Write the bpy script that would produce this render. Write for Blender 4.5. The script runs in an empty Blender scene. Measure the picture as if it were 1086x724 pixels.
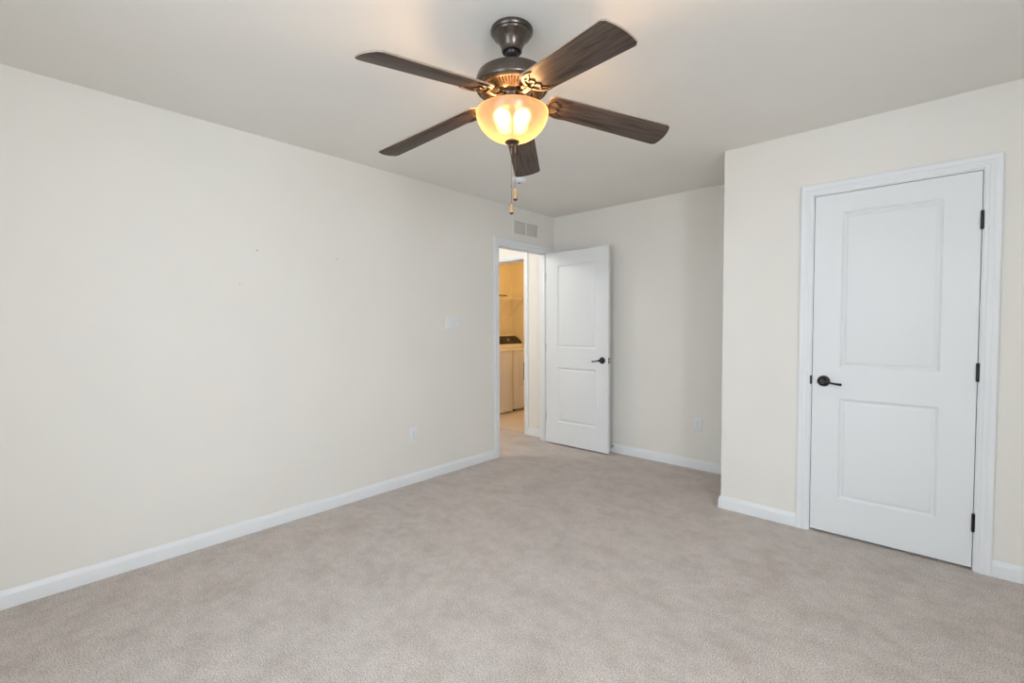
import bpy, bmesh, math, random
from mathutils import Vector, Matrix
random.seed(7)
S = bpy.context.scene
COL = S.collection

# ------------------------------------------------------------------ camera
cam_d = bpy.data.cameras.new('camera')
cam_d.sensor_width = 36.0
cam_d.lens = 488.994 * 36 / 1086
cam_d.clip_start = 0.02
cam = bpy.data.objects.new('camera', cam_d)
COL.objects.link(cam)
F_ = Vector((-0.67397930, 0.73794243, -0.03453808))
R_ = Vector((0.73847370, 0.67426939, -0.00416929))
U_ = Vector((-0.02021128, 0.02831547, 0.99939469))
mw = Matrix((R_, U_, -F_)).transposed().to_4x4()
mw.translation = Vector((3.0814756, 0.0, 1.2689598))
cam.matrix_world = mw
S.camera = cam

# ------------------------------------------------------------------ light
S.view_settings.view_transform = 'Standard'
S.view_settings.look = 'None'
S.view_settings.gamma = 1.0
S.view_settings.exposure = 0.0
S.view_settings.use_curve_mapping = False

WORLD_STRENGTH = 1.0
SKY_LOW = (0.72, 0.865, 1.0)
DAY = (0.87, 0.935, 1.0)
DAY_FRONT = [(31.5, SKY_LOW)]             # daylight through the twin window behind the camera
DAY_SIDE = [(99, DAY)]                  # daylight through the side window
LAMP = (4.8, (1.0, 0.58, 0.26))         # each bulb in the fan bowl
HALL = (23.0, (0.98, 0.99, 0.98))
LAUNDRY = (15.5, (1.0, 0.53, 0.12))

w = bpy.data.worlds.new('sky')
S.world = w
w.use_nodes = True
w.node_tree.nodes['Background'].inputs[0].default_value = (0.72, 0.84, 1.0, 1)
w.node_tree.nodes['Background'].inputs[1].default_value = WORLD_STRENGTH


def area(name, loc, target, sx, sy, power, col, spread=180):
    d = bpy.data.lights.new(name, 'AREA')
    d.shape = 'RECTANGLE'
    d.size, d.size_y = sx, sy
    d.energy = power
    d.color = col
    d.spread = math.radians(spread)
    o = bpy.data.objects.new(name, d)
    COL.objects.link(o)
    o.location = loc
    o.rotation_euler = (Vector(target) - Vector(loc)).to_track_quat('-Z', 'Z').to_euler()
    return o


def point(name, loc, power, col, rad, parent=None):
    d = bpy.data.lights.new(name, 'POINT')
    d.energy = power
    d.color = col
    d.shadow_soft_size = rad
    o = bpy.data.objects.new(name, d)
    COL.objects.link(o)
    o.location = loc
    o.parent = parent
    return o


# room numbers (metres); left wall x=0, depth +y
H = 2.44
BACK, CLO, CLOX = 4.064, 3.313, 2.015
FRONT, RIGHT = -0.60, 4.50
TW = 0.115
E0, E1 = 3.192, 3.954          # bedroom doorway in the left wall (y)
C0, C1 = 2.538, 3.254          # closet doorway (x)
L0, L1 = -1.152, -0.440        # laundry doorway in the back wall (x)
DH = 2.038                     # door opening height
HALLX = -1.45
LAUX, LAUY = -2.2, 5.783
WZ0, WZ1 = 0.45, 2.15
FWIN = [(1.50, 2.55)]     # twin window opening in the front wall (x)
SWIN = [(-0.48, 0.42)]     # window opening in the right wall (y)
SZ0, SZ1 = 1.0, 2.15
for (a0, a1), (pw, c) in zip(FWIN, DAY_FRONT):
    area('daylight_front', ((a0 + a1) / 2, FRONT - TW - 0.10, 1.42), ((a0 + a1) / 2, 2.0, 0.35), a1 - a0, WZ1 - WZ0 + 0.2, pw, c, 150)
for (a0, a1), (pw, c) in zip(SWIN, DAY_SIDE):
    area('daylight_side', (RIGHT + TW + 0.10, (a0 + a1) / 2, 1.60), (0.0, (a0 + a1) / 2, 1.25), a1 - a0, SZ1 - SZ0 + 0.1, pw, c)
point('hall_lamp_light', (-0.75, 2.75, 2.25), HALL[0], HALL[1], 0.10)
point('laundry_lamp_light', (-1.15, 5.0, 2.25), LAUNDRY[0], LAUNDRY[1], 0.10)


# ------------------------------------------------------------------ materials
def new_mat(name):
    m = bpy.data.materials.new(name)
    m.use_nodes = True
    nt = m.node_tree
    return m, nt, nt.nodes['Principled BSDF']


def node(nt, kind, **kw):
    n = nt.nodes.new(kind)
    for k, v in kw.items():
        setattr(n, k, v)
    return n


def coords(nt, scale=(1, 1, 1)):
    tc = node(nt, 'ShaderNodeTexCoord')
    mp = node(nt, 'ShaderNodeMapping')
    mp.inputs['Scale'].default_value = scale
    nt.links.new(tc.outputs['Object'], mp.inputs['Vector'])
    return mp.outputs['Vector']


def noise(nt, vec, scale, detail=3, rough=0.5):
    n = node(nt, 'ShaderNodeTexNoise')
    n.inputs['Scale'].default_value = scale
    n.inputs['Detail'].default_value = detail
    n.inputs['Roughness'].default_value = rough
    nt.links.new(vec, n.inputs['Vector'])
    return n.outputs['Fac']


def ramp(nt, fac, stops):
    r = node(nt, 'ShaderNodeValToRGB')
    el = r.color_ramp.elements
    while len(el) < len(stops):
        el.new(0.5)
    for e, (p, c) in zip(el, stops):
        e.position = p
        e.color = (*c, 1)
    nt.links.new(fac, r.inputs['Fac'])
    return r.outputs['Color']


def bump(nt, bsdf, fac, strength, dist):
    b = node(nt, 'ShaderNodeBump')
    b.inputs['Strength'].default_value = strength
    b.inputs['Distance'].default_value = dist
    nt.links.new(fac, b.inputs['Height'])
    nt.links.new(b.outputs['Normal'], bsdf.inputs['Normal'])


def paint(name, col, rough=0.6, bstr=0.05, bscale=180, var=0.015):
    m, nt, b = new_mat(name)
    v = coords(nt)
    lo = tuple(max(0, c * (1 - var)) for c in col)
    hi = tuple(min(1, c * (1 + var)) for c in col)
    nt.links.new(ramp(nt, noise(nt, v, 1.7, 4), [(0.3, lo), (0.7, hi)]), b.inputs['Base Color'])
    b.inputs['Roughness'].default_value = rough
    b.inputs['Specular IOR Level'].default_value = 0.3
    bump(nt, b, noise(nt, v, bscale, 2), bstr, 0.002)
    return m


def metal(name, col, rough=0.35, metallic=0.8, var=0.25):
    m, nt, b = new_mat(name)
    v = coords(nt)
    lo = tuple(c * (1 - var) for c in col)
    hi = tuple(min(1, c * (1 + var)) for c in col)
    nt.links.new(ramp(nt, noise(nt, v, 45, 3), [(0.35, lo), (0.65, hi)]), b.inputs['Base Color'])
    b.inputs['Metallic'].default_value = metallic
    b.inputs['Roughness'].default_value = rough
    return m


M = {}
M['wall'] = paint('wall_paint', (0.856, 0.822, 0.762), 0.65, 0.06)
M['ceiling'] = paint('ceiling_paint', (0.895, 0.87, 0.82), 0.85, 0.10, 120)
M['trim'] = paint('white_trim_paint', (0.85, 0.86, 0.87), 0.35, 0.02, 60, 0.006)
M['door'] = paint('white_door_paint', (0.84, 0.85, 0.857), 0.40, 0.03, 90, 0.006)
M['plate'] = paint('white_plastic', (0.86, 0.865, 0.87), 0.30, 0.0, 60, 0.004)
M['appliance'] = paint('white_enamel', (0.84, 0.83, 0.81), 0.22, 0.0, 60, 0.004)
M['bronze'] = metal('oil_rubbed_bronze', (0.105, 0.086, 0.072), 0.25, 0.75, 0.08)
M['iron'] = metal('antique_bronze', (0.105, 0.068, 0.043), 0.45, 0.75)
M['black'] = metal('dark_bronze_hardware', (0.028, 0.025, 0.024), 0.32, 0.6)
M['steel'] = metal('satin_nickel', (0.45, 0.44, 0.42), 0.35, 0.9, 0.08)
M['brass'] = metal('antique_brass_chain', (0.30, 0.22, 0.13), 0.35, 0.9, 0.1)
M['rubber'] = paint('black_rubber', (0.02, 0.02, 0.02), 0.7, 0.0)
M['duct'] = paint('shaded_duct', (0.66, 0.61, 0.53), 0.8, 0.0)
M['vent'] = paint('cream_vent_enamel', (0.86, 0.83, 0.78), 0.45, 0.0)
M['dark'] = paint('dark_slots', (0.30, 0.28, 0.25), 0.8, 0.0)
M['panel'] = paint('dark_console_plastic', (0.055, 0.045, 0.036), 0.25, 0.0)
M['darkglass'] = paint('smoked_window', (0.015, 0.014, 0.013), 0.08, 0.0)
M['wire'] = paint('white_vinyl_wire', (0.85, 0.84, 0.82), 0.4, 0.0)
M['vinyl'] = paint('beige_vinyl_floor', (0.74, 0.64, 0.54), 0.35, 0.03, 30, 0.05)


def mat_carpet():
    m, nt, b = new_mat('beige_cut_pile_carpet')
    v = coords(nt)
    fine = noise(nt, v, 210, 3, 0.65)
    c1 = ramp(nt, fine, [(0.37, (0.38, 0.312, 0.27)), (0.50, (0.655, 0.575, 0.522)), (0.63, (0.90, 0.82, 0.765))])
    vs = coords(nt, (1.0, 1.25, 1.0))
    big = noise(nt, vs, 4.2, 6, 0.68)
    c2 = ramp(nt, big, [(0.36, (0.90, 0.885, 0.87)), (0.50, (1, 1, 1)), (0.64, (1.06, 1.06, 1.06))])
    mid = noise(nt, v, 17, 4, 0.65)
    c3 = ramp(nt, mid, [(0.35, (0.93, 0.925, 0.92)), (0.65, (1.05, 1.05, 1.05))])
    mx = node(nt, 'ShaderNodeMix', data_type='RGBA', blend_type='MULTIPLY')
    mx.inputs['Factor'].default_value = 1.0
    nt.links.new(c1, mx.inputs['A'])
    nt.links.new(c2, mx.inputs['B'])
    mx2 = node(nt, 'ShaderNodeMix', data_type='RGBA', blend_type='MULTIPLY')
    mx2.inputs['Factor'].default_value = 1.0
    nt.links.new(mx.outputs['Result'], mx2.inputs['A'])
    nt.links.new(c3, mx2.inputs['B'])
    nt.links.new(mx2.outputs['Result'], b.inputs['Base Color'])
    b.inputs['Roughness'].default_value = 1.0
    b.inputs['Specular IOR Level'].default_value = 0.05
    b.inputs['Sheen Weight'].default_value = 0.15
    bump(nt, b, fine, 0.8, 0.007)
    return m


M['carpet'] = mat_carpet()


def mat_wood():
    m, nt, b = new_mat('walnut_blade_veneer')
    v = coords(nt, (1.0, 14.0, 14.0))
    n1 = noise(nt, v, 3.2, 6, 0.62)
    v2 = coords(nt, (2.0, 60.0, 60.0))
    n2 = noise(nt, v2, 4.0, 3, 0.6)
    c1 = ramp(nt, n1, [(0.30, (0.022, 0.014, 0.011)), (0.44, (0.074, 0.051, 0.039)), (0.56, (0.125, 0.091, 0.072)), (0.70, (0.042, 0.028, 0.021))])
    c2 = ramp(nt, n2, [(0.3, (0.80, 0.80, 0.80)), (0.7, (1.15, 1.15, 1.15))])
    mx = node(nt, 'ShaderNodeMix', data_type='RGBA', blend_type='MULTIPLY')
    mx.inputs['Factor'].default_value = 1.0
    nt.links.new(c1, mx.inputs['A'])
    nt.links.new(c2, mx.inputs['B'])
    nt.links.new(mx.outputs['Result'], b.inputs['Base Color'])
    b.inputs['Roughness'].default_value = 0.5
    b.inputs['Specular IOR Level'].default_value = 0.25
    return m


M['wood'] = mat_wood()
M['edge'] = paint('pale_blade_edge', (0.36, 0.27, 0.21), 0.5, 0.0)


def mat_fob():
    m, nt, b = new_mat('honey_wood_fob')
    v = coords(nt, (20, 20, 3))
    nt.links.new(ramp(nt, noise(nt, v, 8, 3), [(0.3, (0.42, 0.24, 0.10)), (0.7, (0.60, 0.37, 0.17))]), b.inputs['Base Color'])
    b.inputs['Roughness'].default_value = 0.3
    return m


M['fob'] = mat_fob()


def mat_bowl():
    """frosted outer skin of the glass; the inner skin is clear (see mat_bowl_inside)"""
    m = bpy.data.materials.new('frosted_amber_glass')
    m.use_nodes = True
    nt = m.node_tree
    nt.nodes.clear()
    out = node(nt, 'ShaderNodeOutputMaterial')
    v = coords(nt)
    nz = noise(nt, v, 16, 4, 0.6)
    col = ramp(nt, nz, [(0.35, (0.040, 0.029, 0.018)), (0.65, (0.052, 0.039, 0.025))])
    col2 = ramp(nt, nz, [(0.35, (0.55, 0.37, 0.23)), (0.65, (0.63, 0.45, 0.29))])
    col3 = ramp(nt, nz, [(0.35, (0.62, 0.46, 0.32)), (0.65, (0.72, 0.56, 0.40))])
    tr = node(nt, 'ShaderNodeBsdfTranslucent')
    rf = node(nt, 'ShaderNodeBsdfRefraction')
    rf.inputs['Roughness'].default_value = 0.97
    rf.inputs['IOR'].default_value = 1.05
    df = node(nt, 'ShaderNodeBsdfDiffuse')
    gl = node(nt, 'ShaderNodeBsdfGlossy')
    gl.inputs['Roughness'].default_value = 0.25
    for n_, c_ in ((tr, col), (rf, col2), (df, col3)):
        nt.links.new(c_, n_.inputs['Color'])

    def mix(a, b, f):
        mx = node(nt, 'ShaderNodeMixShader')
        mx.inputs[0].default_value = f
        nt.links.new(a.outputs[0], mx.inputs[1])
        nt.links.new(b.outputs[0], mx.inputs[2])
        return mx
    em = node(nt, 'ShaderNodeEmission')      # the glow of the lit opal glass itself
    em.inputs['Color'].default_value = (1.0, 0.50, 0.17, 1)
    em.inputs['Strength'].default_value = 0.44
    ad = node(nt, 'ShaderNodeAddShader')
    nt.links.new(mix(mix(mix(tr, rf, 0.42), df, 0.22), gl, 0.05).outputs[0], ad.inputs[0])
    nt.links.new(em.outputs[0], ad.inputs[1])
    nt.links.new(ad.outputs[0], out.inputs['Surface'])
    return m


def mat_bowl_inside():
    m = bpy.data.materials.new('clear_inner_glass')
    m.use_nodes = True
    nt = m.node_tree
    nt.nodes.clear()
    out = node(nt, 'ShaderNodeOutputMaterial')
    tp = node(nt, 'ShaderNodeBsdfTransparent')
    tp.inputs['Color'].default_value = (0.97, 0.95, 0.92, 1)
    nt.links.new(tp.outputs[0], out.inputs['Surface'])
    return m


M['bowl'] = mat_bowl()
M['bowl_inside'] = mat_bowl_inside()


def mat_pane():
    m = bpy.data.materials.new('window_pane_glass')
    m.use_nodes = True
    nt = m.node_tree
    nt.nodes.clear()
    out = node(nt, 'ShaderNodeOutputMaterial')
    tp = node(nt, 'ShaderNodeBsdfTransparent')
    gl = node(nt, 'ShaderNodeBsdfGlossy')
    gl.inputs['Roughness'].default_value = 0.02
    mx = node(nt, 'ShaderNodeMixShader')
    mx.inputs[0].default_value = 0.05
    nt.links.new(tp.outputs[0], mx.inputs[1])
    nt.links.new(gl.outputs[0], mx.inputs[2])
    nt.links.new(mx.outputs[0], out.inputs['Surface'])
    return m


M['pane'] = mat_pane()


# ------------------------------------------------------------------ mesh helpers
def bm_box(bm, x0, x1, y0, y1, z0, z1, bev=0.0, seg=2):
    r = bmesh.ops.create_cube(bm, size=1.0)
    vs = r['verts']
    for v in vs:
        v.co = Vector(((x0 + x1) / 2 + v.co.x * (x1 - x0), (y0 + y1) / 2 + v.co.y * (y1 - y0), (z0 + z1) / 2 + v.co.z * (z1 - z0)))
    if bev > 0:
        es = list({e for v in vs for e in v.link_edges})
        bmesh.ops.bevel(bm, geom=es, offset=bev, segments=seg, profile=0.5, affect='EDGES')
    return bm


def bm_loft(bm, rings, cap=True, closed=False):
    """rings: lists of points, each ring closed; consecutive rings are joined"""
    vr = [[bm.verts.new(p) for p in r] for r in rings]
    n = len(rings[0])
    pairs = list(zip(vr, vr[1:])) + ([(vr[-1], vr[0])] if closed else [])
    for a, b in pairs:
        for i in range(n):
            bm.faces.new((a[i], a[(i + 1) % n], b[(i + 1) % n], b[i]))
    if cap and not closed:
        bm.faces.new(list(reversed(vr[0])))
        bm.faces.new(vr[-1])
    return bm


def bm_lathe(bm, prof, seg=48, axis='z', o=(0, 0, 0)):
    """prof: (r, h) pairs; radius zero closes the end"""
    o = Vector(o)
    rows = []
    for r, h in prof:
        row = []
        for i in range(1 if r <= 1e-6 else seg):
            a = 2 * math.pi * i / seg
            c, s = r * math.cos(a), r * math.sin(a)
            p = {'z': (c, s, h), 'y': (c, h, s), 'x': (h, c, s)}[axis]
            row.append(bm.verts.new(o + Vector(p)))
        rows.append(row)
    for a, b in zip(rows, rows[1:]):
        for i in range(seg):
            j = (i + 1) % seg
            if len(a) == 1 and len(b) == 1:
                continue
            if len(a) == 1:
                bm.faces.new((a[0], b[i], b[j]))
            elif len(b) == 1:
                bm.faces.new((a[i], a[j], b[0]))
            else:
                bm.faces.new((a[i], a[j], b[j], b[i]))
    return bm


def bm_tube(bm, pts, rad, seg=10, flat=(1.0, 1.0), up=Vector((0, 0, 1))):
    """round or flattened tube along pts; rad number or list; flat scales (sideways, along up)"""
    pts = [Vector(p) for p in pts]
    rads = rad if isinstance(rad, (list, tuple)) else [rad] * len(pts)
    rings = []
    for i, p in enumerate(pts):
        t = (pts[min(i + 1, len(pts) - 1)] - pts[max(i - 1, 0)]).normalized()
        u = up if abs(t.dot(up)) < 0.95 else Vector((1, 0, 0))
        s = t.cross(u).normalized()
        n = s.cross(t).normalized()
        rings.append([p + (s * math.cos(a) * flat[0] + n * math.sin(a) * flat[1]) * rads[i] for a in [2 * math.pi * k / seg for k in range(seg)]])
    return bm_loft(bm, rings)


def spline(ctrl, n=8):
    """Catmull-Rom through control points"""
    P = [Vector(c) for c in ctrl]
    P = [P[0] * 2 - P[1]] + P + [P[-1] * 2 - P[-2]]
    out = []
    for i in range(1, len(P) - 2):
        a, b, c, d = P[i - 1:i + 3]
        for k in range(n):
            t = k / n
            out.append(0.5 * ((2 * b) + (c - a) * t + (2 * a - 5 * b + 4 * c - d) * t * t + (-a + 3 * b - 3 * c + d) * t ** 3))
    out.append(P[-2])
    return out


def obj(name, bm, mat, parent=None, loc=(0, 0, 0), smooth=35):
    bmesh.ops.recalc_face_normals(bm, faces=bm.faces)
    me = bpy.data.meshes.new(name)
    bm.to_mesh(me)
    bm.free()
    me.materials.append(mat)
    if smooth:
        for p in me.polygons:
            p.use_smooth = True
        me.set_sharp_from_angle(angle=math.radians(smooth))
    o = bpy.data.objects.new(name, me)
    COL.objects.link(o)
    o.location = loc
    if parent:
        o.parent = parent
    return o


def tag(o, label=None, cat=None, group=None, kind=None):
    for k, v in (('label', label), ('category', cat), ('group', group), ('kind', kind)):
        if v:
            o[k] = v
    return o


def thing(name, label, cat, loc=(0, 0, 0), rotz=0, group=None):
    o = bpy.data.objects.new(name, None)
    o.empty_display_size = 0.05
    COL.objects.link(o)
    o.location = loc
    o.rotation_euler = (0, 0, rotz)
    return tag(o, label, cat, group)


def copy_tree(o, parent=None):
    c = o.copy()
    COL.objects.link(c)
    if parent:
        c.parent = parent
    for ch in list(o.children):
        copy_tree(ch, c)
    return c


def B():
    return bmesh.new()


def struct(name, bm, mat, label, cat, smooth=0):
    return tag(obj(name, bm, mat, smooth=smooth), label, cat, kind='structure')


# ------------------------------------------------------------------ room shell
b = B()
bm_box(b, HALLX - 0.1, RIGHT + TW, FRONT - TW, BACK + 0.055, -0.10, 0.0)
struct('floor', b, M['carpet'], 'beige cut pile carpet covering the bedroom floor', 'floor')
b = B()
bm_box(b, LAUX - 0.1, 0.1, BACK + 0.055, LAUY + 0.1, -0.10, 0.0)
struct('floor_laundry', b, M['vinyl'], 'smooth tan floor of the laundry room', 'floor')
b = B()
bm_box(b, LAUX - 0.1, RIGHT + TW, FRONT - TW, LAUY + 0.1, H, H + 0.08)
struct('ceiling', b, M['ceiling'], 'plain pale ceiling', 'ceiling')

J = 0.019   # jamb board thickness


def wall_with_hole(name, axis, p0, p1, a0, a1, holes, label):
    """wall slab between p0..p1 on its thin axis, a0..a1 along it; holes (h0,h1,z0,z1)"""
    bm = B()

    def add(u0, u1, z0, z1):
        if u1 - u0 < 1e-4 or z1 - z0 < 1e-4:
            return
        if axis == 'x':
            bm_box(bm, p0, p1, u0, u1, z0, z1)
        else:
            bm_box(bm, u0, u1, p0, p1, z0, z1)
    cur = a0
    for h0, h1, z0, z1 in holes:
        add(cur, h0, 0, H)
        add(h0, h1, 0, z0)
        add(h0, h1, z1, H)
        cur = h1
    add(cur, a1, 0, H)
    return struct(name, bm, M['wall'], label, 'wall')


wall_l = wall_with_hole('wall_left', 'x', -TW, 0.0, FRONT, BACK, [(E0 - J, E1 + J, 0, DH + J)], 'long pale beige wall with the doorway at its far end')
m_, nt_, b_ = (lambda m: (m, m.node_tree, m.node_tree.nodes['Principled BSDF']))(M['wall'].copy())
m_.name = 'wall_paint_with_nail_holes'
prev_ = b_.inputs['Base Color'].links[0].from_socket
geo_ = node(nt_, 'ShaderNodeTexCoord')
for hy, hz, hr in ((1.0515, 1.738, 0.0040), (1.566, 1.7375, 0.0035), (0.952, 1.5255, 0.0025)):
    vd_ = node(nt_, 'ShaderNodeVectorMath', operation='DISTANCE')
    nt_.links.new(geo_.outputs['Object'], vd_.inputs[0])
    vd_.inputs[1].default_value = (0.0, hy, hz)
    mr_ = node(nt_, 'ShaderNodeMapRange')
    mr_.inputs['From Min'].default_value = hr
    mr_.inputs['From Max'].default_value = hr * 1.6
    mr_.inputs['To Min'].default_value = 0.75
    mr_.inputs['To Max'].default_value = 0.0
    nt_.links.new(vd_.outputs['Value'], mr_.inputs['Value'])
    mx_ = node(nt_, 'ShaderNodeMix', data_type='RGBA')
    nt_.links.new(mr_.outputs['Result'], mx_.inputs['Factor'])
    nt_.links.new(prev_, mx_.inputs['A'])
    mx_.inputs['B'].default_value = (0.42, 0.37, 0.33, 1)
    prev_ = mx_.outputs['Result']
nt_.links.new(prev_, b_.inputs['Base Color'])
wall_l.data.materials[0] = m_
wall_with_hole('wall_back', 'y', BACK, BACK + TW, LAUX - 0.1, CLOX + TW, [(L0 - J, L1 + J, 0, DH + J)], 'pale beige wall behind the open door')
wall_with_hole('wall_closet_front', 'y', CLO, CLO + TW, CLOX, RIGHT, [(C0 - J, C1 + J, 0, DH + J)], 'pale beige wall holding the closed closet door')
b = B(); bm_box(b, CLOX, CLOX + TW, CLO + TW, BACK, 0, H)
struct('wall_closet_side', b, M['wall'], 'short beige wall turning back beside the closet', 'wall')
wall_with_hole('wall_front', 'y', FRONT - TW, FRONT, -TW, RIGHT, [(a, c, WZ0, WZ1) for a, c in FWIN], 'beige wall with the twin window')
wall_with_hole('wall_right', 'x', RIGHT, RIGHT + TW, FRONT - TW, CLO + TW, [(a, c, SZ0, SZ1) for a, c in SWIN], 'beige wall with the side window')
b = B(); bm_box(b, CLOX + TW, RIGHT + TW, BACK, BACK + TW, 0, H); bm_box(b, RIGHT, RIGHT + TW, CLO + TW, BACK, 0, H)
struct('wall_closet_inside', b, M['wall'], 'beige walls inside the closet', 'wall')
b = B(); bm_box(b, HALLX - 0.1, HALLX, 1.2, BACK, 0, H)
struct('wall_hall_left', b, M['wall'], 'beige wall on the far side of the hall', 'wall')
b = B(); bm_box(b, HALLX - 0.1, -TW, 1.1, 1.2, 0, H)
struct('wall_hall_end', b, M['wall'], 'beige wall closing the hall', 'wall')
b = B(); bm_box(b, LAUX - 0.1, LAUX, BACK + TW, LAUY, 0, H)
struct('wall_laundry_left', b, M['wall'], 'laundry wall behind the machines', 'wall')
b = B(); bm_box(b, LAUX - 0.1, 0.1, LAUY, LAUY + 0.1, 0, H)
struct('wall_laundry_back', b, M['wall'], 'far wall of the laundry room', 'wall')
b = B(); bm_box(b, 0.0, 0.1, BACK + TW, LAUY, 0, H)
struct('wall_laundry_right', b, M['wall'], 'right wall of the laundry room', 'wall')

# door frames: jamb, stop and mitred casing on both faces
CAS = [(0.0, 0.0), (0.0, 0.008), (0.006, 0.011), (0.013, 0.0115), (0.017, 0.0145), (0.030, 0.0155), (0.036, 0.0135), (0.043, 0.0165), (0.058, 0.018), (0.063, 0.015), (0.063, 0.0)]


def frame(name, axis, face0, face1, a0, a1, stop_at, stop_side, label, cat='door frame'):
    """jambs in a wall whose two faces are at face0 < face1; opening a0..a1 clear"""
    bm = B()

    def bx(u0, u1, d0, d1, z0, z1, bev=0.0):
        if axis == 'x':
            bm_box(bm, d0, d1, u0, u1, z0, z1, bev)
        else:
            bm_box(bm, u0, u1, d0, d1, z0, z1, bev)
    bx(a0 - J, a0, face0, face1, 0, DH + J)
    bx(a1, a1 + J, face0, face1, 0, DH + J)
    bx(a0, a1, face0, face1, DH, DH + J)
    s0, s1 = (stop_at, stop_at + 0.034 * stop_side) if stop_side > 0 else (stop_at - 0.034, stop_at)
    bx(a0, a0 + 0.011, s0, s1, 0, DH, 0.002)
    bx(a1 - 0.011, a1, s0, s1, 0, DH, 0.002)
    bx(a0 + 0.011, a1 - 0.011, s0, s1, DH - 0.011, DH, 0.002)
    rv = 0.006
    for face, nrm in ((face0, -1), (face1, 1)):
        nodes = [((a0 - rv, 0.0), (-1, 0)), ((a0 - rv, DH + rv), (-1, 1)), ((a1 + rv, DH + rv), (1, 1)), ((a1 + rv, 0.0), (1, 0))]
        rings = []
        for (u, z), (du, dz) in nodes:
            ring = []
            for wv, t in CAS:
                uu, zz, dd = u + du * wv, z + dz * wv, face + nrm * t
                ring.append((dd, uu, zz) if axis == 'x' else (uu, dd, zz))
            rings.append(ring)
        bm_loft(bm, rings)
    return struct(name, bm, M['trim'], label, cat, smooth=25)


frame('trim_1', 'x', -TW, 0.0, E0, E1, -0.037, -1, 'white door frame and casing of the open bedroom doorway')
trim2 = frame('trim_2', 'y', CLO, CLO + TW, C0, C1, CLO + 0.042, 1, 'white stepped casing around the closed closet door')
frame('trim_3', 'y', BACK, BACK + TW, L0, L1, BACK + 0.075, 1, 'white frame of the laundry doorway seen through the hall')

# baseboards
BB = [(0.0, 0.0), (0.0135, 0.0), (0.0135, 0.058), (0.0125, 0.064), (0.0095, 0.069), (0.0085, 0.075), (0.005, 0.082), (0.0, 0.084)]


def baseboard(name, nodes, label):
    """nodes: ((x,y),(ox,oy)) with mitre offset directions pointing into the room"""
    bm = B()
    bm_loft(bm, [[(x + ox * t, y + oy * t, z) for t, z in BB] for (x, y), (ox, oy) in nodes])
    return struct(name, bm, M['trim'], label, 'baseboard', smooth=25)


cw = 0.006 + 0.063
baseboard('baseboard_left', [((0, FRONT), (1, 1)), ((0, E0 - cw), (1, 0))], 'white baseboard along the long left wall')
baseboard('baseboard_corner', [((0, E1 + cw), (1, 0)), ((0, BACK), (1, -1)), ((CLOX, BACK), (-1, -1)), ((CLOX, CLO), (-1, -1)), ((C0 - cw, CLO), (0, -1))], 'white baseboard around the back alcove and the closet corner')
baseboard('baseboard_right', [((C1 + cw, CLO), (0, -1)), ((RIGHT, CLO), (-1, -1)), ((RIGHT, FRONT), (-1, 1)), ((0, FRONT), (1, 1))], 'white baseboard right of the closet door')
baseboard('baseboard_hall', [((L1 + cw, BACK), (0, -1)), ((-TW, BACK), (-1, -1)), ((-TW, E1 + cw), (-1, 0))], 'white baseboard in the hall beside the laundry doorway')

# windows behind the camera (they let the daylight in)


def window(name, axis, d0, d1, a0, a1, n, label, WZ0=WZ0, WZ1=WZ1):
    bm = B()
    pane = B()

    def bx(m, u0, u1, z0, z1, e0, e1):
        if axis == 'y':
            bm_box(m, u0, u1, e0, e1, z0, z1)
        else:
            bm_box(m, e0, e1, u0, u1, z0, z1)
    f = 0.05
    bx(bm, a0, a1, WZ0, WZ0 + f, d0, d1); bx(bm, a0, a1, WZ1 - f, WZ1, d0, d1)
    bx(bm, a0, a0 + f, WZ0 + f, WZ1 - f, d0, d1); bx(bm, a1 - f, a1, WZ0 + f, WZ1 - f, d0, d1)
    for k in range(1, n):
        u = a0 + (a1 - a0) * k / n
        bx(bm, u - 0.045, u + 0.045, WZ0 + f, WZ1 - f, d0, d1)
    zm = (WZ0 + WZ1) / 2
    cuts = [a0 + f] + [c for k in range(1, n) for c in (a0 + (a1 - a0) * k / n - 0.045, a0 + (a1 - a0) * k / n + 0.045)] + [a1 - f]
    dm = (d0 + d1) / 2
    for k in range(n):
        bx(bm, cuts[2 * k], cuts[2 * k + 1], zm - 0.02, zm + 0.02, dm - 0.015, dm + 0.015)
        bx(pane, cuts[2 * k], cuts[2 * k + 1], WZ0 + f, WZ1 - f, dm - 0.002, dm + 0.002)
    o = struct(name, bm, M['trim'], label, 'window')
    obj('window_pane', pane, M['pane'], o, smooth=0)
    return o


window('window_1', 'y', FRONT - TW + 0.01, FRONT - 0.01, *FWIN[0], 2, 'white twin sash window in the front wall')
window('window_2', 'x', RIGHT + 0.01, RIGHT + TW - 0.01, *SWIN[0], 1, 'white sash window in the right wall', SZ0, SZ1)


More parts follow.
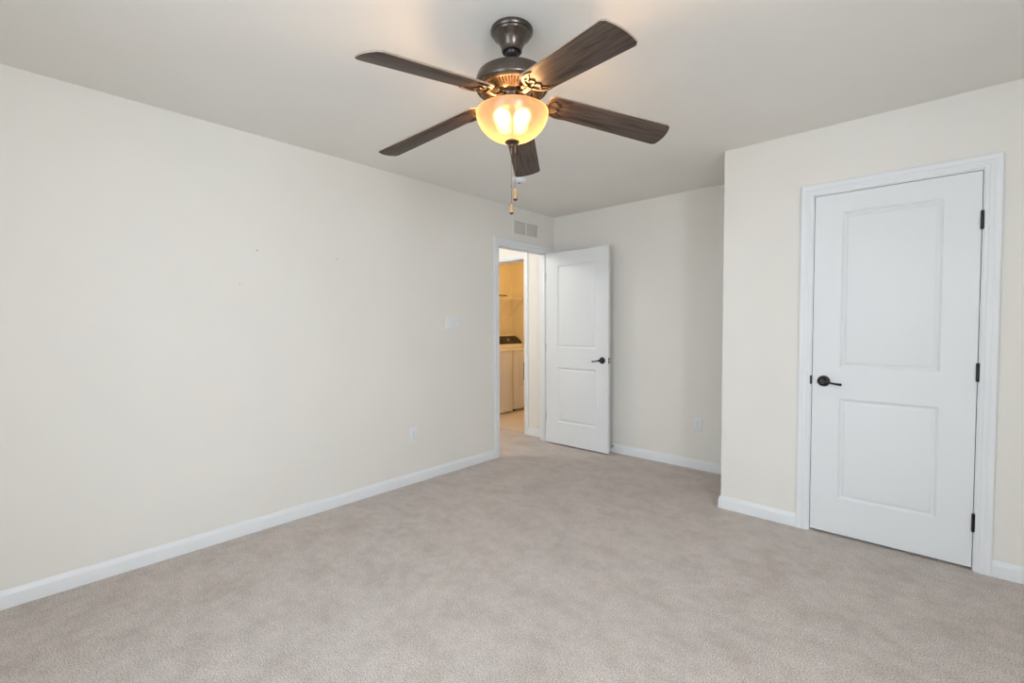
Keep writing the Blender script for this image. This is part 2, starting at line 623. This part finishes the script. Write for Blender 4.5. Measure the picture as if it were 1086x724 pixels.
# ------------------------------------------------------------------ doors
def door_leaf(width, z0, z1, thick, panels):
    """leaf in local coords: u along +x from the hinge, front face at y=0 facing -y, back at y=thick"""
    bm = B()
    prof = [(0.0, 0.0), (0.003, 0.003), (0.008, 0.0065), (0.012, 0.010), (0.017, 0.0115), (0.020, 0.0105), (0.024, 0.0075), (0.030, 0.0045), (0.036, 0.0035)]
    us = sorted({0.0, width, panels[0][0], panels[0][1]})
    zs = sorted({z0, z1} | {p[2] for p in panels} | {p[3] for p in panels})
    for y, sgn in ((0.0, 1), (thick, -1)):
        vv = {(u, z): bm.verts.new((u, y, z)) for u in us for z in zs}
        for i in range(len(us) - 1):
            for j in range(len(zs) - 1):
                if any(us[i] == p[0] and zs[j] == p[2] for p in panels):
                    continue
                bm.faces.new((vv[us[i], zs[j]], vv[us[i + 1], zs[j]], vv[us[i + 1], zs[j + 1]], vv[us[i], zs[j + 1]]))
        for (u0, u1, a, c) in panels:
            prev = [vv[u0, a], vv[u1, a], vv[u1, c], vv[u0, c]]
            for ins, dep in prof[1:]:
                yy = y + sgn * dep
                cur = [bm.verts.new(q) for q in ((u0 + ins, yy, a + ins), (u1 - ins, yy, a + ins), (u1 - ins, yy, c - ins), (u0 + ins, yy, c - ins))]
                for k in range(4):
                    bm.faces.new((prev[k], prev[(k + 1) % 4], cur[(k + 1) % 4], cur[k]))
                prev = cur
            bm.faces.new(prev)
    bm.verts.ensure_lookup_table()
    # rim
    def col(u, z, y):
        for v in bm.verts:
            if abs(v.co.x - u) < 1e-6 and abs(v.co.z - z) < 1e-6 and abs(v.co.y - y) < 1e-6:
                return v
    loop = [(u, z0) for u in us] + [(width, z) for z in zs[1:]] + [(u, z1) for u in reversed(us[:-1])] + [(0.0, z) for z in reversed(zs[1:-1])]
    for k in range(len(loop)):
        a, c = loop[k], loop[(k + 1) % len(loop)]
        bm.faces.new((col(*a, 0.0), col(*c, 0.0), col(*c, thick), col(*a, thick)))
    return bm


def lever_handle(parent, u, z, y, out, direction):
    """rose on face y, projecting along out (-1 or +1 in y); lever points along direction in x"""
    b = B()
    pr = [(0.0, 0.0), (0.033, 0.0), (0.033, 0.004), (0.031, 0.007), (0.026, 0.008), (0.024, 0.011), (0.018, 0.013), (0.0135, 0.018), (0.0115, 0.024), (0.0115, 0.036), (0.0, 0.036)]
    bm_lathe(b, [(r, out * h) for r, h in pr], 32, 'y')
    rose = obj('door_handle', b, M['black'], parent, (u, y, z))
    b = B()
    yo = out * 0.044
    cpts = [(-0.010 * direction, yo, 0.000), (0.0, yo, 0.0005), (0.022 * direction, yo * 1.03, -0.002), (0.05 * direction, yo * 1.05, -0.007), (0.075 * direction, yo * 1.03, -0.0105), (0.094 * direction, yo * 0.98, -0.0115)]
    pts = spline(cpts, 6)
    n = len(pts)
    rad = [0.0115 - 0.0058 * min(1, k / (n * 0.5)) + 0.0022 * max(0, (k - n * 0.6) / (n * 0.4)) for k in range(n)]
    rad[0] = 0.008
    rad[-1] = 0.004
    bm_tube(b, pts, rad, 12, (0.75, 1.0))
    bm_lathe(b, [(0.0, yo - out * 0.012), (0.0125, yo - out * 0.012), (0.014, yo), (0.010, yo + out * 0.011), (0.0, yo + out * 0.012)], 24, 'y')
    obj('lever', b, M['black'], rose)
    return rose


def latch_plate(parent, u, y0, y1, z):
    b = B()
    bm_box(b, u - 0.001, u + 0.0012, y0 + 0.005, y1 - 0.005, z - 0.028, z + 0.028, 0.0008, 1)
    p = obj('latch_plate', b, M['black'], parent)
    b = B()
    bm_box(b, u, u + 0.010, (y0 + y1) / 2 - 0.006, (y0 + y1) / 2 + 0.006, z - 0.009, z + 0.009, 0.002, 2)
    obj('latch_bolt', b, M['steel'], p)


# closed closet door: hinge side on the right -> leaf local x runs from the latch side here
cx0, cx1 = C0 + 0.003, C1 - 0.003
CW = cx1 - cx0
d1 = thing('door_1', 'closed white two panel closet door with dark lever handle', 'door', (cx0, CLO + 0.004, 0))
d1['kind'] = 'structure'
obj('door_leaf', door_leaf(CW, 0.014, DH - 0.003, 0.035, [(2.677 - cx0, 3.112 - cx0, 0.228, 0.828), (2.677 - cx0, 3.112 - cx0, 1.013, 1.924)]), M['door'], d1, smooth=20)
lever_handle(d1, 2.600 - cx0, 0.927, 0.0, -1, 1)
for zz in (1.789, 1.021, 0.250):
    b = B()
    bm_lathe(b, [(0.0, -0.049), (0.004, -0.048), (0.0045, -0.0455), (0.0066, -0.045), (0.0066, -0.0155), (0.006, -0.015), (0.0066, -0.0145), (0.0066, 0.0145), (0.006, 0.015), (0.0066, 0.0155), (0.0066, 0.045), (0.0045, 0.0455), (0.004, 0.048), (0.0, 0.049)], 16)
    bm_box(b, -0.005, 0.0035, 0.002, 0.030, -0.045, 0.045)
    obj('hinge', b, M['black'], d1, (CW + 0.0015, -0.0085, zz))
# strike plate lip on the closet jamb
b = B()
bm_box(b, C0 - 0.0075, C0 + 0.0005, CLO - 0.0098, CLO + 0.035, 0.905, 0.957, 0.0015, 2)
obj('strike_plate', b, M['black'], trim2)

# open bedroom door, hinged at the far jamb, standing at right angles to the left wall
OW = 0.757
d2 = thing('door_2', 'white two panel bedroom door standing open against the back wall', 'door', (0.009, 3.913, 0))
d2['kind'] = 'structure'
obj('door_leaf', door_leaf(OW, 0.016, DH - 0.005, 0.035, [(0.148, 0.618, 0.246, 0.826), (0.148, 0.618, 1.034, 1.898)]), M['door'], d2, smooth=20)
lever_handle(d2, 0.692, 0.924, 0.0, -1, -1)
lever_handle(d2, 0.692, 0.924, 0.035, 1, -1)
latch_plate(d2, OW, 0.0, 0.035, 0.924)
for zz in (1.790, 1.033, 0.284):
    b = B()
    bm_lathe(b, [(0.0, -0.048), (0.0045, -0.0455), (0.0064, -0.045), (0.0064, 0.045), (0.0045, 0.0455), (0.0, 0.048)], 16, 'z', (-0.004, 0.0405, 0))
    bm_box(b, -0.036, -0.004, 0.0385, 0.0405, -0.045, 0.045)
    bm_box(b, -0.004, -0.0005, 0.004, 0.040, -0.045, 0.045)
    obj('hinge', b, M['steel'], d2, (0, 0, zz))

# ------------------------------------------------------------------ ceiling fan
FX, FY = 1.82401, 1.38335
fan = thing('ceiling_fan', 'dark bronze five blade ceiling fan with a lit frosted bowl', 'ceiling fan', (FX, FY, H))
Z = lambda z: z - H


def fz(prof):
    return [(r, Z(z)) for r, z in prof]


b = B()
bm_lathe(b, fz([(0.0, 2.44), (0.080, 2.44), (0.0835, 2.436), (0.0835, 2.427), (0.080, 2.421), (0.0765, 2.420), (0.0765, 2.416), (0.073, 2.411), (0.062, 2.402), (0.052, 2.389), (0.045, 2.374), (0.0405, 2.362), (0.040, 2.354), (0.0375, 2.351), (0.034, 2.353), (0.031, 2.362), (0.0, 2.362)]), 64)
obj('canopy', b, M['bronze'], fan)
b = B()
ball = [(0.030 * math.cos(a), 2.356 + 0.030 * math.sin(a)) for a in [math.radians(x) for x in range(70, -60, -12)]]
bm_lathe(b, fz([(0.0, 2.386)] + ball + [(0.0135, 2.327), (0.0135, 2.305), (0.024, 2.303), (0.026, 2.298), (0.026, 2.268), (0.0, 2.268)]), 40)
obj('downrod', b, M['black'], fan)
b = B()
bm_lathe(b, fz([(0.0, 2.272), (0.030, 2.2715), (0.080, 2.268), (0.118, 2.2645), (0.128, 2.2625), (0.1345, 2.2595), (0.1375, 2.2565), (0.1385, 2.2535), (0.1425, 2.244), (0.1455, 2.232), (0.1455, 2.214), (0.1435, 2.2065), (0.1395, 2.203), (0.135, 2.2035), (0.133, 2.208), (0.0, 2.208)]), 80)
obj('motor_housing', b, M['bronze'], fan)
b = B()
bm_lathe(b, fz([(0.133, 2.206), (0.131, 2.2005), (0.126, 2.1985), (0.121, 2.1985), (0.090, 2.1815), (0.086, 2.1805), (0.083, 2.184), (0.081, 2.206)]), 80)
for k in range(60):
    a = 2 * math.pi * k / 60
    ca, sa = math.cos(a), math.sin(a)
    rings = []
    for r, z in ((0.093, 2.1832), (0.1185, 2.1972)):
        w2 = 0.0024 * r / 0.105
        rings.append([(r * ca - s * w2 * sa, r * sa + s * w2 * ca, Z(z + dz)) for s, dz in ((-1, 0.004), (1, 0.004), (0.7, -0.0042), (-0.7, -0.0042))])
    bm_loft(b, rings)
obj('vent_ring', b, M['iron'], fan, smooth=30)
b = B()
bm_lathe(b, fz([(0.0, 2.207), (0.079, 2.207), (0.079, 2.190), (0.070, 2.186), (0.060, 2.1845), (0.060, 2.180), (0.052, 2.178), (0.050, 2.172), (0.050, 2.132), (0.046, 2.127), (0.030, 2.125), (0.012, 2.122), (0.0, 2.122)]), 56)
obj('switch_housing', b, M['bronze'], fan)
# three lamp holders with bulbs above the bowl
b = B()
bm_lathe(b, fz([(0.0, 2.124), (0.0065, 2.124), (0.0065, 2.004), (0.0, 2.004)]), 16)
obj('bowl_rod', b, M['iron'], fan)
ax = Vector((R_.x, R_.y, 0)).normalized()
for s in (-1, 1):
    c = ax * (0.039 * s)
    b = B()
    p0, p1 = ax * (0.026 * s) + Vector((0, 0, Z(2.142))), c + Vector((0, 0, Z(2.127)))
    bm_tube(b, [p0, p0 * 0.4 + p1 * 0.6 + Vector((0, 0, 0.004)), p1], [0.011, 0.0125, 0.014], 16)
    obj('lamp_socket', b, M['plate'], fan)
    point('bulb_light', (c.x, c.y, Z(2.102)), LAMP[0] * 0.76, LAMP[1], 0.028, fan)
    point('bulb_light', (c.x * 0.7, c.y * 0.7, Z(2.068)), LAMP[0] * 0.28, LAMP[1], 0.034, fan)
# glass bowl
b = B()
outer, inner = [], []
NB = 18
for k in range(NB + 1):
    t = k / NB
    a = t * math.pi / 2
    r = 0.1445 * math.cos(a) ** 0.86 if k < NB else 0.0
    z = 2.116 - 0.112 * math.sin(a) ** 1.12
    outer.append((r, z))
    inner.append((max(0.0, r - 0.0045), z + 0.0045 * math.sin(a)))
hole = 0.0075
prof = [q for q in outer if q[0] > hole] + [(hole, outer[-1][1])] + [(hole, inner[-1][1])] + [q for q in reversed(inner) if q[0] > hole]
prof = [(0.142, 2.119)] + prof + [(0.140, 2.119), (0.142, 2.119)]
bm_lathe(b, fz(prof), 72)
bmesh.ops.remove_doubles(b, verts=b.verts, dist=1e-6)
bowl = obj('light_bowl', b, M['bowl'], fan, smooth=60)
bowl.data.materials.append(M['bowl_inside'])
for p in bowl.data.polygons:            # the inner skin of the glass is the clear one
    rad = Vector((p.center.x, p.center.y, p.center.z - Z(2.14)))
    if p.normal.dot(rad) < 0 and p.center.z < Z(2.1165):
        p.material_index = 1
b = B()
bm_lathe(b, fz([(0.0, 2.008), (0.012, 2.008), (0.026, 2.0045), (0.0285, 2.001), (0.027, 1.997), (0.018, 1.994), (0.011, 1.990), (0.0095, 1.982), (0.006, 1.978), (0.0, 1.977)]), 40)
obj('finial', b, M['iron'], fan)


def pull_chain(off, ztop, zfob, zend, bead=None):
    c = ax * off
    b = B()
    nb = int((ztop - zfob) / 0.0042)
    bm_tube(b, [(c.x, c.y, Z(ztop)), (c.x, c.y, Z(zfob))], 0.0007, 6)
    for k in range(nb):
        zc = ztop - (k + 0.5) * (ztop - zfob) / nb
        bm_lathe(b, [(0.0, Z(zc) + 0.0016), (0.0015, Z(zc)), (0.0, Z(zc) - 0.0016)], 6, 'z', (c.x, c.y, 0))
    bm_lathe(b, fz([(0.0, ztop + 0.012), (0.0034, ztop + 0.012), (0.0034, ztop - 0.028), (0.0, ztop - 0.030)]), 12, 'z', (c.x, c.y, 0))
    if bead:
        bm_lathe(b, fz([(0.0, bead + 0.004), (0.003, bead + 0.002), (0.003, bead - 0.002), (0.0, bead - 0.004)]), 12, 'z', (c.x, c.y, 0))
    ch = obj('pull_chain', b, M['brass'], fan)
    b = B()
    L = zfob - zend
    bm_lathe(b, fz([(0.0, zfob), (0.0035, zfob - 0.001), (0.0055, zfob - L * 0.15), (0.0085, zfob - L * 0.5), (0.0095, zfob - L * 0.72), (0.0088, zfob - L * 0.86), (0.006, zend + 0.001), (0.0, zend)]), 24, 'z', (c.x, c.y, 0))
    obj('chain_fob', b, M['fob'], ch)
    b = B()
    bm_lathe(b, fz([(0.0, zend + 0.0032), (0.0084, zend + 0.0055), (0.0082, zend + 0.002), (0.004, zend - 0.002), (0.0, zend - 0.0025)]), 20, 'z', (c.x, c.y, 0))
    obj('fob_tip', b, M['iron'], ch)


pull_chain(-0.004, 1.982, 1.757, 1.717, 1.826)
pull_chain(0.0115, 1.988, 1.818, 1.771)

# blades: local x outward, y across, z normal
BR, BW, BT = 0.65308, 0.06826, 0.14856
R0 = 0.150


def bw(r):
    return BW * (1 - BT * (1 - r / BR))


def make_blade():
    bm = B()
    out = []
    # tip arc with rounded corners
    tip = []
    n = 16
    wt = bw(BR)
    for k in range(n + 1):
        t = -1 + 2 * k / n
        bulge = 0.014 * (1 - t * t)
        sh = 0.010 * max(0.0, (abs(t) - 0.86) / 0.14) ** 2
        tip.append((BR + bulge - sh, wt * t))
    root = []
    wr = bw(R0)
    for k in range(n + 1):
        t = 1 - 2 * k / n
        sh = 0.016 * max(0.0, (abs(t) - 0.6) / 0.4) ** 2
        root.append((R0 + sh, wr * t))
    out = [(r, y) for r, y in tip] + [(r, y) for r, y in root]
    th = 0.0038
    rings = []
    c = Vector((sum(p[0] for p in out) / len(out), 0))
    for z, s in ((-th, 0.0016), (-th + 0.0012, 0.0), (th - 0.0012, 0.0), (th, 0.0016)):
        ring = []
        for r, y in out:
            ring.append((r - s * (1 if r > 0.4 else -1), y - s * (1 if y > 0 else -1) * (1 if abs(y) > 0.02 else 0), z))
        rings.append(ring)
    bm_loft(bm, rings)
    return bm


def make_iron():
    bm = B()
    zb = -0.0065
    f = (1.0, 0.55)
    # arm from the flywheel, dipping under then up to the blade
    arm = spline([(0.060, 0, 0.001), (0.080, 0, -0.006), (0.104, 0, -0.014), (0.128, 0, -0.013), (0.150, 0, -0.008)], 6)
    bm_tube(bm, arm, [0.013 - 0.004 * math.sin(math.pi * k / (len(arm) - 1)) for k in range(len(arm))], 12, (1.0, 0.5))
    # outer crescent with horn tips reaching out along the blade edges
    cres = spline([(0.236, -0.050, zb), (0.214, -0.0535, zb), (0.188, -0.052, zb), (0.163, -0.040, zb), (0.149, -0.020, zb), (0.145, 0.0, zb), (0.149, 0.020, zb), (0.163, 0.040, zb), (0.188, 0.052, zb), (0.214, 0.0535, zb), (0.236, 0.050, zb)], 6)
    m = len(cres) - 1
    bm_tube(bm, cres, [0.0035 + 0.0035 * math.sin(math.pi * k / m) ** 0.6 for k in range(m + 1)], 10, f)
    # inner wavy bar
    wav = spline([(0.214, -0.045, zb), (0.196, -0.036, zb), (0.184, -0.027, zb), (0.197, -0.013, zb), (0.181, 0.0, zb), (0.197, 0.013, zb), (0.184, 0.027, zb), (0.196, 0.036, zb), (0.214, 0.045, zb)], 6)
    bm_tube(bm, wav, 0.0038, 10, f)
    # short bridges between the crescent and the bar
    bm_tube(bm, [(0.146, 0, zb), (0.165, 0, zb), (0.182, 0, zb)], [0.0065, 0.0036, 0.005], 10, f)
    for s in (-1, 1):
        bm_tube(bm, [(0.163, 0.040 * s, zb), (0.174, 0.033 * s, zb), (0.185, 0.027 * s, zb)], [0.0045, 0.003, 0.004], 8, f)
    for x, y in ((0.181, 0.0), (0.184, 0.027), (0.184, -0.027)):
        bm_lathe(bm, [(0.0, zb + 0.004), (0.0048, zb + 0.003), (0.0048, zb - 0.003), (0.003, zb - 0.0044), (0.0, zb - 0.005)], 14, 'z', (x, y, 0))
    return bm


PH, DR, PI_ = -0.3342715, 0.1689144, -0.1986592
DPH = [-0.01265, 0.025478, -0.017074, 0.003049, 0.001197]
DDR = [-0.004863, 0.003192, 0.015338, -0.014489, 0.000821]
DPI = [-0.002266, -0.017761, 0.009235, -0.005534, 0.016326]
blade0 = obj('blade', make_blade(), M['wood'], fan, smooth=30)
blade0.data.materials.append(M['edge'])
for p in blade0.data.polygons:          # pale edge banding and upper face
    if p.normal.z > -0.3:
        p.material_index = 1
iron0 = obj('blade_iron', make_iron(), M['iron'], blade0)
for k in range(5):
    a = PH - k * 2 * math.pi / 5 + DPH[k]
    D, P = DR + DDR[k], PI_ + DPI[k]
    u = Vector((math.cos(a), math.sin(a), 0))
    v = Vector((-math.sin(a), math.cos(a), 0))
    zz = Vector((0, 0, 1))
    uu = u * math.cos(D) - zz * math.sin(D)
    nz = zz * math.cos(D) + u * math.sin(D)
    n = v * math.cos(P) + nz * math.sin(P)
    q = uu.cross(n)
    mat = Matrix((uu, n, q)).transposed().to_4x4()
    mat.translation = Vector((0, 0, Z(2.18412)))
    if k == 0:
        bl = blade0
    else:
        bl = blade0.copy()
        COL.objects.link(bl)
        bl.parent = fan
        ir = iron0.copy()
        COL.objects.link(ir)
        ir.parent = bl
    bl.matrix_local = mat

# ------------------------------------------------------------------ wall and ceiling fittings
# return air vent above the doorway
vy0, vy1, vz0, vz1 = 3.385, 3.789, 2.162, 2.334
vent = thing('air_vent', 'white louvred air vent on the wall above the doorway', 'air vent', (0, (vy0 + vy1) / 2, vz0))
hw, hh, fr = (vy1 - vy0) / 2, vz1 - vz0, 0.022
b = B()
bm_box(b, 0.0, 0.008, -hw, hw, 0, fr, 0.002, 1); bm_box(b, 0.0, 0.008, -hw, hw, hh - fr, hh, 0.002, 1)
bm_box(b, 0.0, 0.008, -hw, -hw + fr, fr, hh - fr, 0.002, 1); bm_box(b, 0.0, 0.008, hw - fr, hw, fr, hh - fr, 0.002, 1)
bm_box(b, 0.0, 0.008, -0.009, 0.009, fr, hh - fr, 0.001, 1)
obj('vent_frame', b, M['vent'], vent)
b = B()
bm_box(b, 0.0, 0.0012, -hw + fr, hw - fr, fr, hh - fr)
obj('vent_backing', b, M['duct'], vent, smooth=0)
b = B()
ns = 10
for s in (-1, 1):
    y0, y1 = (0.009, hw - fr) if s > 0 else (-hw + fr, -0.009)
    for k in range(ns):
        zc = fr + (k + 0.5) * (hh - 2 * fr) / ns
        bm_loft(b, [[(0.001, y, zc + 0.006), (0.0022, y, zc + 0.0065), (0.0075, y, zc - 0.004), (0.0063, y, zc - 0.0045)] for y in (y0, y1)])
obj('louvers', b, M['vent'], vent, smooth=0)

# light switch plate with three toggles
sw = thing('light_switch', 'white three gang light switch plate left of the doorway', 'light switch', (0, 2.6115, 1.300))
b = B()
bm_box(b, 0.0, 0.0065, -0.0825, 0.0825, -0.0575, 0.0575, 0.003, 2)
obj('switch_plate', b, M['plate'], sw)
for k in (-1, 0, 1):
    b = B()
    bm_box(b, 0.0055, 0.0085, -0.0075 + 0.046 * k, 0.0075 + 0.046 * k, -0.014, 0.014, 0.001, 1)
    bm_loft(b, [[(0.006, 0.046 * k + dy, z) for dy, z in ((-0.004, -0.006), (0.004, -0.006), (0.004, 0.006), (-0.004, 0.006))],
                [(0.019, 0.046 * k + dy, z) for dy, z in ((-0.0032, 0.004), (0.0032, 0.004), (0.0032, 0.011), (-0.0032, 0.011))]])
    obj('toggle', b, M['plate'], sw)


def make_outlet(label):
    """duplex outlet facing local -y"""
    t = thing('wall_outlet', label, 'outlet', group='duplex wall outlets')
    b = B()
    bm_box(b, -0.037, 0.037, -0.006, 0.0, -0.060, 0.060, 0.0028, 2)
    obj('cover_plate', b, M['plate'], t)
    for s in (-1, 1):
        b = B()
        rings = []
        for y, r in ((-0.005, 0.0175), (-0.0085, 0.0175), (-0.009, 0.0168)):
            rings.append([(max(-0.0165, min(0.0165, r * math.cos(a) * 1.02)), y, s * 0.0195 + max(-0.0145, min(0.0145, r * math.sin(a)))) for a in [2 * math.pi * k / 28 for k in range(28)]])
        bm_loft(b, rings)
        rc = obj('receptacle', b, M['plate'], t, smooth=30)
        b = B()
        bm_box(b, -0.0075, -0.0055, -0.0094, -0.0085, s * 0.0195 - 0.001, s * 0.0195 + 0.008)
        bm_box(b, 0.0055, 0.0075, -0.0094, -0.0085, s * 0.0195 - 0.001, s * 0.0195 + 0.007)
        bm_lathe(b, [(0.0, -0.0085), (0.0026, -0.0085), (0.0026, -0.0094), (0.0, -0.0094)], 12, 'y', (0, 0, s * 0.0195 - 0.0075))
        obj('slots', b, M['dark'], rc, smooth=0)
    b = B()
    bm_lathe(b, [(0.0, -0.0055), (0.003, -0.0055), (0.003, -0.0072), (0.0, -0.0076)], 12, 'y')
    obj('screw', b, M['steel'], t)
    return t


out0 = make_outlet('white duplex outlet low on the alcove wall right of the open door')
out0.location = (1.573, BACK, 0.391)
out1 = copy_tree(out0)
tag(out1, 'white duplex outlet low on the long left wall under the light switch', 'outlet')
out1.location = (0, 2.188, 0.392)
out1.rotation_euler = (0, 0, math.radians(90))

# smoke detector on the ceiling
sd = thing('smoke_detector', 'round white smoke detector on the ceiling behind the fan', 'smoke detector', (0.618, 2.790, H))
b = B()
bm_lathe(b, [(0.0, 0.0), (0.062, 0.0), (0.063, -0.004), (0.062, -0.012), (0.058, -0.013)], 48)
bm_lathe(b, [(0.058, -0.013), (0.056, -0.024), (0.050, -0.031), (0.030, -0.035), (0.0, -0.036)], 48)
obj('detector_body', b, M['plate'], sd)
b = B()
bm_lathe(b, [(0.0, -0.033), (0.012, -0.034), (0.012, -0.038), (0.0, -0.039)], 24)
obj('test_button', b, M['dark'], sd)

# spring door stop behind the open door
ds = thing('door_stop', 'small spring door stop with black tip on the baseboard behind the open door', 'door stop', (0.742, BACK - 0.0135, 0.062))
b = B()
bm_lathe(b, [(0.0, 0.0), (0.011, 0.0), (0.011, -0.004), (0.006, -0.008), (0.0, -0.008)], 20, 'y')
hel = [(0.0052 * math.cos(t), -0.006 - 0.062 * k / 120, 0.0052 * math.sin(t)) for k, t in [(k, 2 * math.pi * k / 8) for k in range(121)]]
bm_tube(b, hel, 0.0012, 6)
obj('spring', b, M['steel'], ds)
b = B()
bm_lathe(b, [(0.0, -0.066), (0.0075, -0.067), (0.0085, -0.071), (0.008, -0.081), (0.005, -0.0835), (0.0, -0.084)], 20, 'y')
obj('rubber_tip', b, M['rubber'], ds)


# ------------------------------------------------------------------ laundry machines
def machine(kind, label, y0, y1, front_x):
    t = thing(kind, label, kind.replace('_', ' '), (front_x, (y0 + y1) / 2, 0))
    hw = (y1 - y0) / 2
    D = 0.66
    b = B()
    bm_box(b, -D, 0.0, -hw, hw, 0.028, 0.895, 0.014, 3)
    obj('cabinet', b, M['appliance'], t)
    b = B()
    bm_box(b, -D, 0.006, -hw - 0.002, hw + 0.002, 0.890, 0.922, 0.012, 3)
    obj('top_deck', b, M['appliance'], t)
    # console along the back with an arched top
    prof = []
    n = 28
    for k in range(n + 1):
        s = -1 + 2 * k / n
        e = max(0.0, (abs(s) - 0.52) / 0.48)
        prof.append((hw * 0.985 * s, 0.205 - 0.135 * e ** 1.9))
    zb = 0.915

    def ring(x_base, x_top, ins):
        r = [(x_base, -hw * 0.985 + ins, zb), (x_base, hw * 0.985 - ins, zb)]
        for y, h in reversed(prof):
            yy = max(-hw * 0.985 + ins, min(hw * 0.985 - ins, y))
            hh_ = max(0.012, h - ins)
            r.append((x_base + (x_top - x_base) * hh_ / 0.2, yy, zb + hh_))
        return r
    b = B()
    bm_loft(b, [ring(-0.655, -0.655, 0.006), ring(-0.640, -0.640, 0.0), ring(-0.425, -0.485, 0.0), ring(-0.415, -0.475, 0.006)])
    con = obj('console', b, M['appliance'], t, smooth=40)
    # dark control panel set in the console's front
    b = B()
    r1, r2 = [], []
    pts = [(-hw * 0.93, 0.060), (hw * 0.93, 0.060)] + [(max(-hw * 0.93, min(hw * 0.93, y)), max(0.068, h - 0.016)) for y, h in reversed(prof)]
    for y, h in pts:
        x = -0.415 + (-0.06) * h / 0.2
        r1.append((x - 0.004, y, zb + h))
        r2.append((x + 0.003, y, zb + h))
    bm_loft(b, [r1, r2])
    pan = obj('control_panel', b, M['panel'], con, smooth=0)
    for y, r in ((0.0, 0.026), (0.12, 0.011), (0.17, 0.011), (-0.14, 0.011), (-0.19, 0.011)):
        b = B()
        xk = -0.415 - 0.06 * 0.125 / 0.2
        bm_lathe(b, [(0.0, xk), (r, xk), (r, xk + 0.006), (r * 0.8, xk + 0.008 + r * 0.6), (0.0, xk + 0.009 + r * 0.6)], 24, 'x', (0, y, zb + 0.125))
        obj('knob', b, M['steel'] if r > 0.02 else M['panel'], pan)
    for sy in (-1, 1):
        for xx in (-0.06, -D + 0.06):
            b = B()
            bm_lathe(b, [(0.0, 0.0), (0.024, 0.0), (0.026, 0.006), (0.020, 0.030), (0.0, 0.030)], 20, 'z', (xx, sy * (hw - 0.06), 0))
            obj('foot', b, M['rubber'], t)
    return t, hw


wash, hw = machine('washing_machine', 'white top load washing machine nearest the laundry doorway', 4.292, 4.994, -1.462)
b = B()
bm_box(b, -0.375, -0.03, -hw + 0.06, hw - 0.06, 0.918, 0.934, 0.008, 3)
obj('lid', b, M['appliance'], wash)
b = B()
bm_box(b, -0.002, 0.004, -hw + 0.012, hw - 0.012, 0.016, 0.085, 0.004, 2)
obj('kick_plate', b, M['appliance'], wash)

dry, hw = machine('clothes_dryer', 'white front load dryer with dark arched control panel', 5.012, 5.716, -1.462)
b = B()
bm_box(b, -0.002, 0.010, -hw + 0.115, hw - 0.115, 0.385, 0.800, 0.008, 3)
ddr = obj('dryer_door', b, M['appliance'], dry)
b = B()
bm_box(b, 0.006, 0.013, -hw + 0.205, hw - 0.160, 0.450, 0.720, 0.006, 2)
obj('door_window', b, M['darkglass'], ddr)
b = B()
bm_box(b, -0.002, 0.003, -hw + 0.115, hw - 0.010, 0.030, 0.374, 0.003, 2)
obj('lower_panel', b, M['appliance'], dry)

# wire shelf over the machines
sh = thing('wire_shelf', 'white wire shelf on the laundry wall above the machines', 'shelf', (LAUX, 5.0, 1.726))
b = B()
ys0, ys1 = BACK + TW + 0.004 - 5.0, LAUY - 0.004 - 5.0
for x, z in ((0.004, 0.0), (0.10, -0.004), (0.20, -0.004), (0.300, 0.0), (0.300, -0.030)):
    bm_tube(b, [(x, ys0, z), (x, ys1, z)], 0.0032, 8)
nw = int((ys1 - ys0) / 0.026)
for k in range(nw + 1):
    y = ys0 + (ys1 - ys0) * k / nw
    bm_tube(b, [(0.002, y, 0.003), (0.298, y, 0.003), (0.302, y, 0.001), (0.303, y, -0.030)], 0.0014, 6)
obj('shelf_deck', b, M['wire'], sh)
for y in (-0.55, -0.02, 0.46, 0.74):
    b = B()
    bm_tube(b, [(0.29, y, -0.032), (0.22, y, -0.085), (0.004, y, -0.27)], 0.0048, 8)
    bm_box(b, 0.0, 0.006, y - 0.012, y + 0.012, -0.295, -0.245, 0.002, 1)
    obj('bracket', b, M['wire'], sh)
b = B()
bm_box(b, -0.11, 0.11, -0.265, 0.085, 0.0, 0.018, 0.004, 2)
bm_box(b, -0.085, 0.085, -0.240, 0.060, 0.016, 0.020, 0.002, 1)
tag(obj('flat_box', b, M['panel'], loc=(-2.01, 5.262, 1.7305)), 'slim dark box lying on the wire shelf in the laundry room', 'box')
